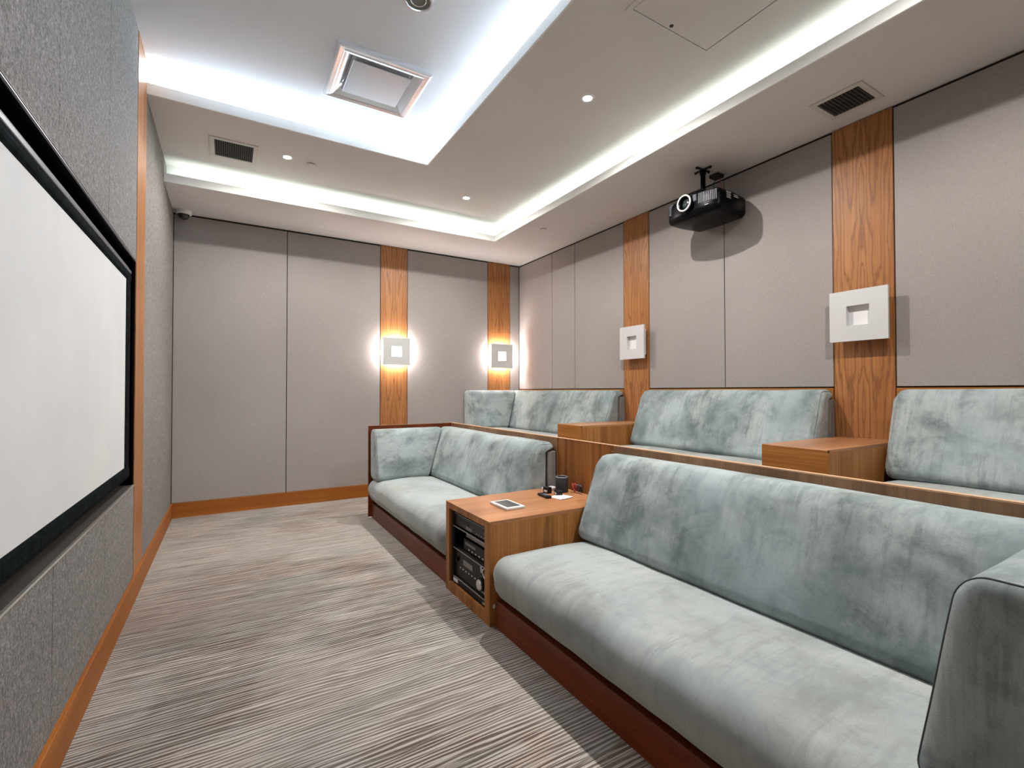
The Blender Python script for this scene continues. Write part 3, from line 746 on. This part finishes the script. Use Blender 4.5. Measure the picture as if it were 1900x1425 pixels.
# square air diffuser of the upper ceiling
df = empty('ceiling_diffuser', (1.35, 3.34, H3), 'large square chrome-edged air diffuser on the upper ceiling', 'air diffuser')
x0, x1, y0, y1 = 1.043, 1.654, 3.044, 3.640
def pyr(bm, o0, o1, za, i0, i1, zb_):
    # sloped ring between an outer and an inner rectangle
    def rc(a, b, z): return [bm.verts.new((a[0], a[1], z)), bm.verts.new((b[0], a[1], z)), bm.verts.new((b[0], b[1], z)), bm.verts.new((a[0], b[1], z))]
    A = rc(o0, o1, za); B = rc(i0, i1, zb_)
    for k in range(4): bm.faces.new((A[k], A[(k+1) % 4], B[(k+1) % 4], B[k]))
bm = bmesh.new()
def ins(d): return (x0+d, y0+d), (x1-d, y1-d)
zz = H3
seq = [(0.0, 0.0), (0.0, -0.030), (0.012, -0.034), (0.040, -0.030), (0.044, -0.034), (0.060, -0.030), (0.105, -0.004)]
for (d0, z0_), (d1_, z1_) in zip(seq, seq[1:]): pyr(bm, *ins(d0), zz+z0_, *ins(d1_), zz+z1_)
bmesh.ops.remove_doubles(bm, verts=bm.verts, dist=1e-5)
finish('frame', bm, M_CHROME, df)
part('center_plate', M_SATIN, df, x0+0.112, x1-0.112, y0+0.112, y1-0.112, H3-0.030, H3-0.024, bev=0.002)
bm = bmesh.new()
for sx_, sy_2 in ((0, 0), (0, 1), (1, 0), (1, 1)):
    cx_ = x0+0.13 if sx_ == 0 else x1-0.13; cyy = y0+0.13 if sy_2 == 0 else y1-0.13
    finish('hanger', cyl(bmesh.new(), (cx_, cyy, H3-0.0125), 0.005, 0.023, 'z', 10), M_CHROME, df)
# round fixture at the top edge
rf = empty('round_ceiling_fitting', (1.365, 2.515, H3), 'round chrome-rimmed ceiling fitting cut by the top edge of the photo', 'ceiling fitting')
finish('rim', lathe(bmesh.new(), [(0.066, -0.004), (0.069, -0.012), (0.078, -0.012), (0.084, 0.0)], (1.365, 2.515, H3-0.0003), 'z', 48), M_CHROME, rf, True, auto=50)
finish('glass', lathe(bmesh.new(), [(0.0, -0.004), (0.05, -0.004), (0.068, -0.006), (0.068, 0.0)], (1.365, 2.515, H3-0.0003), 'z', 40), M_PLAIN, rf, True, auto=40)
finish('inner_ring', lathe(bmesh.new(), [(0.040, -0.0045), (0.041, -0.007), (0.045, -0.007), (0.046, -0.0045)], (1.365, 2.515, H3-0.0003), 'z', 36), M_CHROME, rf, True)
# access hatch
ah = empty('access_hatch', (2.54, 1.47, H2), 'white access hatch in the ceiling beside the brightest downlight', 'hatch')
hx0, hx1, hy0, hy1 = 2.222, 2.862, 1.150, 1.790
finish('frame', frame_ring(bmesh.new(), 'z', H2-0.006, H2-0.0003, hx0, hx1, hy0, hy1, 0.028), M_CEIL, ah)
part('gap', M_DARK, ah, hx0+0.028, hx1-0.028, hy0+0.028, hy1-0.028, H2-0.0012, H2-0.0004, bev=0)
part('door', M_CEIL, ah, hx0+0.031, hx1-0.033, hy0+0.031, hy1-0.031, H2-0.0055, H2-0.0014, bev=0.001)
finish('latch', lathe(bmesh.new(), [(0.0, -0.001), (0.007, -0.001), (0.010, -0.003), (0.011, 0.0)], (2.51, hy1-0.055, H2-0.0056), 'z', 20), M_DKGREY, ah)
# dome camera
dc = empty('dome_camera', (0.075, 5.652, H1), 'small dome security camera with smoked bubble in the far left ceiling corner', 'camera')
finish('housing', lathe(bmesh.new(), [(0.052, -0.036), (0.066, -0.030), (0.070, -0.015), (0.070, 0.0)], (0.075, 5.652, H1-0.0003), 'z', 40), M_WHITE, dc, True, auto=50)
pr = [(0.0, -0.085)]+[(0.050*math.sin(a), -0.036-0.049*math.cos(a)) for a in [math.radians(t) for t in range(12, 91, 12)]]+[(0.051, -0.034)]
finish('bubble', lathe(bmesh.new(), pr, (0.075, 5.652, H1), 'z', 36), M_DOMEB, dc, True)

# ------------------------------------------------------------------ projector
pj = empty('projector', (3.74, 2.46, 2.70), 'black projector hanging from the ceiling with a pale ring around its lens', 'projector')
px0, px1, py0, py1, pz0, pz1 = 3.548, 3.975, 2.225, 2.722, 2.618, 2.785
def pb(p):
    x, y, z = p
    u = (x-px0)/(px1-px0); v = (y-py0)/(py1-py0); w = (z-pz0)/(pz1-pz0)
    X = x+0.055*(2*v-1)**2*(1-u)                        # bowed front
    Y = y+(0.5-v)*0.05*sm(0.4, 1, u)
    Z = z-0.030*(1-w)*math.sin(PI*v)*math.sin(PI*min(1, u*0.9+0.1))+0.0*w
    return Vector((X, Y, Z))
bm = rbox(bmesh.new(), (px0, py0, pz0), (px1, py1, pz1), (0.035, 0.045, 0.045), (10, 14, 4), pb, ns=4)
finish('casing', bm, M_BLACKG, pj, True)
LY, LZ = 2.480, 2.715
bm = lathe(bmesh.new(), [(0.046, 0.02), (0.046, -0.028), (0.055, -0.032), (0.062, -0.028), (0.064, -0.018), (0.064, 0.03)], (px0-0.004, LY, LZ), 'x', 40)
finish('lens_barrel', bm, M_BLACKG, pj, True, auto=50)
bm = lathe(bmesh.new(), [(0.053, -0.0325), (0.056, -0.0375), (0.062, -0.0375), (0.065, -0.0325), (0.064, -0.026)], (px0-0.004, LY, LZ), 'x', 44)
finish('lens_ring', bm, M_WHITE, pj, True)
bm = lathe(bmesh.new(), [(0.0, -0.016), (0.02, -0.014), (0.036, -0.006), (0.046, 0.004), (0.046, 0.02)], (px0-0.004, LY, LZ), 'x', 36)
finish('lens_glass', bm, M_LENSG, pj, True)
for k in range(11):
    yy = 2.375-0.0125*k; off = 0.055*(2*((yy-py0)/(py1-py0))-1)**2
    part('grille_fin', M_FIN, pj, px0-0.005+off, px0+0.02+off, yy-0.0028, yy+0.0028, 2.688, 2.766, bev=0.001)
part('badge', M_FRGREY, pj, px0-0.004, px0+0.01, 2.392, 2.425, 2.712, 2.766, bev=0.003)
bm = bmesh.new()
for k in range(9): box(bm, px0+0.030, px0+0.05, 2.640+0.0002, 2.678, 2.690+0.010*k-0.003, 2.690+0.010*k+0.003)
finish('side_vent', bm, M_FRGREY, pj)
bm = bmesh.new()
for i in range(5):
    for k, (a, b) in enumerate(((3.68, 3.735), (3.765, 3.825))):
        if k == 0 or i in (1, 2): box(bm, a, b-0.008*(i % 2), py0-0.001, py0+0.006, 2.752-0.011*i, 2.757-0.011*i)
finish('side_print', bm, M_TXT, pj)
finish('name_print', BX(px0+0.016, px0+0.03, 2.300, 2.33, 2.660, 2.664), M_TXT, pj)
# mount (part of the projector: moves with it)
mt = [(3.640, 3.800, 2.452, 2.472, H1-0.010, H1-0.0003), (3.712, 3.730, 2.385, 2.540, H1-0.012, H1-0.0005)]
bm = bmesh.new()
for q in mt: box(bm, *q, bev=0.002)
for a_, b_ in ((3.65, 2.462), (3.79, 2.462), (3.721, 2.395), (3.721, 2.53)): cyl(bm, (a_, b_, H1-0.013), 0.007, 0.008, 'z', 10)
finish('ceiling_bracket', bm, M_BLACK, pj)
bm = bmesh.new(); cyl(bm, (3.721, 2.462, (H1-0.01+2.80)/2), 0.019, H1-0.01-2.80, 'z', 24); cyl(bm, (3.721, 2.462, H1-0.03), 0.024, 0.03, 'z', 24)
finish('pole', bm, M_BLACKG, pj, True, auto=40)
bm = lathe(bmesh.new(), [(0.0, 0.058), (0.03, 0.056), (0.07, 0.035), (0.095, 0.008), (0.10, -0.006)], (3.70, 2.462, 2.790), 'z', 36)
finish('mount_cup', bm, M_BLACKG, pj, True)
bm = bmesh.new(); box(bm, 3.79, 3.90, 2.33, 2.345, 2.79, 2.80); box(bm, 3.80, 3.812, 2.30, 2.50, 2.786, 2.80)
finish('mount_arm', bm, M_BLACK, pj)
ob = empty('junction_box', (3.90, 2.47, H1), 'small dark outlet box on the soffit behind the projector pole', 'outlet box')
part('box', M_DKGREY, ob, 3.86, 3.945, 2.43, 2.51, H1-0.028, H1-0.0004, bev=0.003); part('cover', M_SATIN, ob, 3.853, 3.952, 2.423, 2.517, H1-0.0035, H1-0.0002, bev=0)
cable('projector_cable', [(3.875, 2.45, H1-0.027), (3.84, 2.44, 2.95), (3.80, 2.43, 2.90), (3.83, 2.40, 2.85), (3.86, 2.40, 2.785)], 0.0025, M_BLACK, 'black cable drooping from the outlet box to the projector')
cable('projector_cable', [(3.915, 2.45, H1-0.027), (3.92, 2.44, 2.93), (3.90, 2.40, 2.87), (3.905, 2.38, 2.78)], 0.003, M_RED, 'thin red cable dropping behind the projector')

# ------------------------------------------------------------------ things on the media cabinet
def tt(o, label, cat):
    o['label'] = label; o['category'] = cat; return o
Z = CZ
tp = empty('touch_panel', (1.92, 2.495, Z), 'flat touch panel with a white frame lying on the media cabinet', 'touch panel')
part('frame', M_WHITE, tp, 1.862, 1.990, 2.396, 2.600, Z, Z+0.014, bev=0.003, seg=2)
part('glass', M_TAB, tp, 1.880, 1.972, 2.418, 2.578, Z+0.014, Z+0.0155, bev=0.0005)
cy = empty('round_speaker', (2.455, 2.655, Z), 'black cylindrical speaker standing at the back of the media cabinet', 'speaker')
finish('body', lathe(bmesh.new(), [(0.0, 0.0), (0.040, 0.0), (0.044, 0.004), (0.044, 0.098), (0.041, 0.104), (0.034, 0.104)], (2.455, 2.655, Z), 'z', 40), M_BLACKM, cy, True, auto=40)
finish('top_rim', lathe(bmesh.new(), [(0.034, 0.104), (0.036, 0.107), (0.042, 0.106), (0.0442, 0.099)], (2.455, 2.655, Z), 'z', 40), M_FRGREY, cy, True)
finish('top_dish', lathe(bmesh.new(), [(0.0, 0.098), (0.02, 0.099), (0.034, 0.1045)], (2.455, 2.655, Z), 'z', 32), M_BLACKG, cy, True)
def turned(o, a): 
    o.rotation_euler = (0, 0, a); return o
rm = empty('remote_control', (2.262, 2.585, Z), 'black remote control lying in front of the white cards', 'remote control')
part('body', M_BLACK, rm, 2.242, 2.282, 2.525, 2.650, Z, Z+0.016, bev=0.004, seg=2)
part('button_pad', M_FRGREY, rm, 2.250, 2.274, 2.545, 2.60, Z+0.0165, Z+0.018, bev=0.0005); turned(rm, -0.1)
def carton(name, x, y, sx2, sy2, h, a, label, lab_face, m=M_BLACK, cat='box', zb=Z):
    o = empty(name, (x, y, zb), label, cat)
    part('body', m, o, x-sx2/2, x+sx2/2, y-sy2/2, y+sy2/2, zb+0.0005, zb+h, bev=0.002)
    if lab_face:
        part('label', M_PAPER, o, x-sx2/2-0.0008, x-sx2/2+0.0002, y-sy2*0.30, y+sy2*0.30, zb+h*0.22, zb+h*0.55, bev=0)
    return turned(o, a)
carton('black_box', 2.345, 2.672, 0.035, 0.052, 0.042, 0.15, 'small black box with a white label, left of the round speaker', True)
carton('black_box', 2.372, 2.583, 0.040, 0.066, 0.034, -0.35, 'small black box with a white label, in front of the round speaker', True)
carton('white_box', 2.42, 2.752, 0.10, 0.06, 0.018, 0.1, 'small white box behind the black box, beside the sofa back', False, M_WHITE)
cd = empty('white_card', (2.345, 2.52, Z), 'white card lying on the cabinet in front of the speaker', 'card')
part('sheet', M_PAPER, cd, 2.290, 2.395, 2.470, 2.575, Z+0.0002, Z+0.003, bev=0); 
part('sheet', M_PAPER, cd, 2.300, 2.400, 2.460, 2.560, Z+0.003, Z+0.0055, bev=0); turned(cd, 0.2)
# tangled cables, each its own strand
def strand(seed, m, c, r, label, name='cable_coil'):
    rnd = random.Random(seed); pts = []
    ph = rnd.random()*6
    for k in range(9):
        a = ph+k*1.15; rr = r*(0.6+0.4*rnd.random())
        pts.append((c[0]+0.55*rr*math.cos(a), c[1]+rr*math.sin(a), Z+0.006+abs(math.sin(a*0.7+seed))*0.052))
    return cable(name, pts, 0.0035, m, label)
strand(1, M_RED, (2.515, 2.575), 0.026, 'red cable coiled beside the round speaker')
strand(2, M_RED, (2.512, 2.590), 0.024, 'second red cable coiled against the round speaker')
strand(3, M_BLACK, (2.518, 2.535), 0.026, 'black cable coiled at the back right corner of the cabinet top')
strand(5, M_FRGREY, (2.520, 2.550), 0.024, 'grey cable tangled among the red and black ones')
# white clip at the foot of the far end panel
fc_ = finish('floor_clip', BX(1.660, 1.70, 4.745, 4.775, 0.0, 0.008, bev=0.002), M_WHITE)
tt(fc_, 'tiny white clip on the carpet at the far end of the front sofa', 'clip')

for o in bpy.data.objects:
    if '_org' in o: del o['_org']
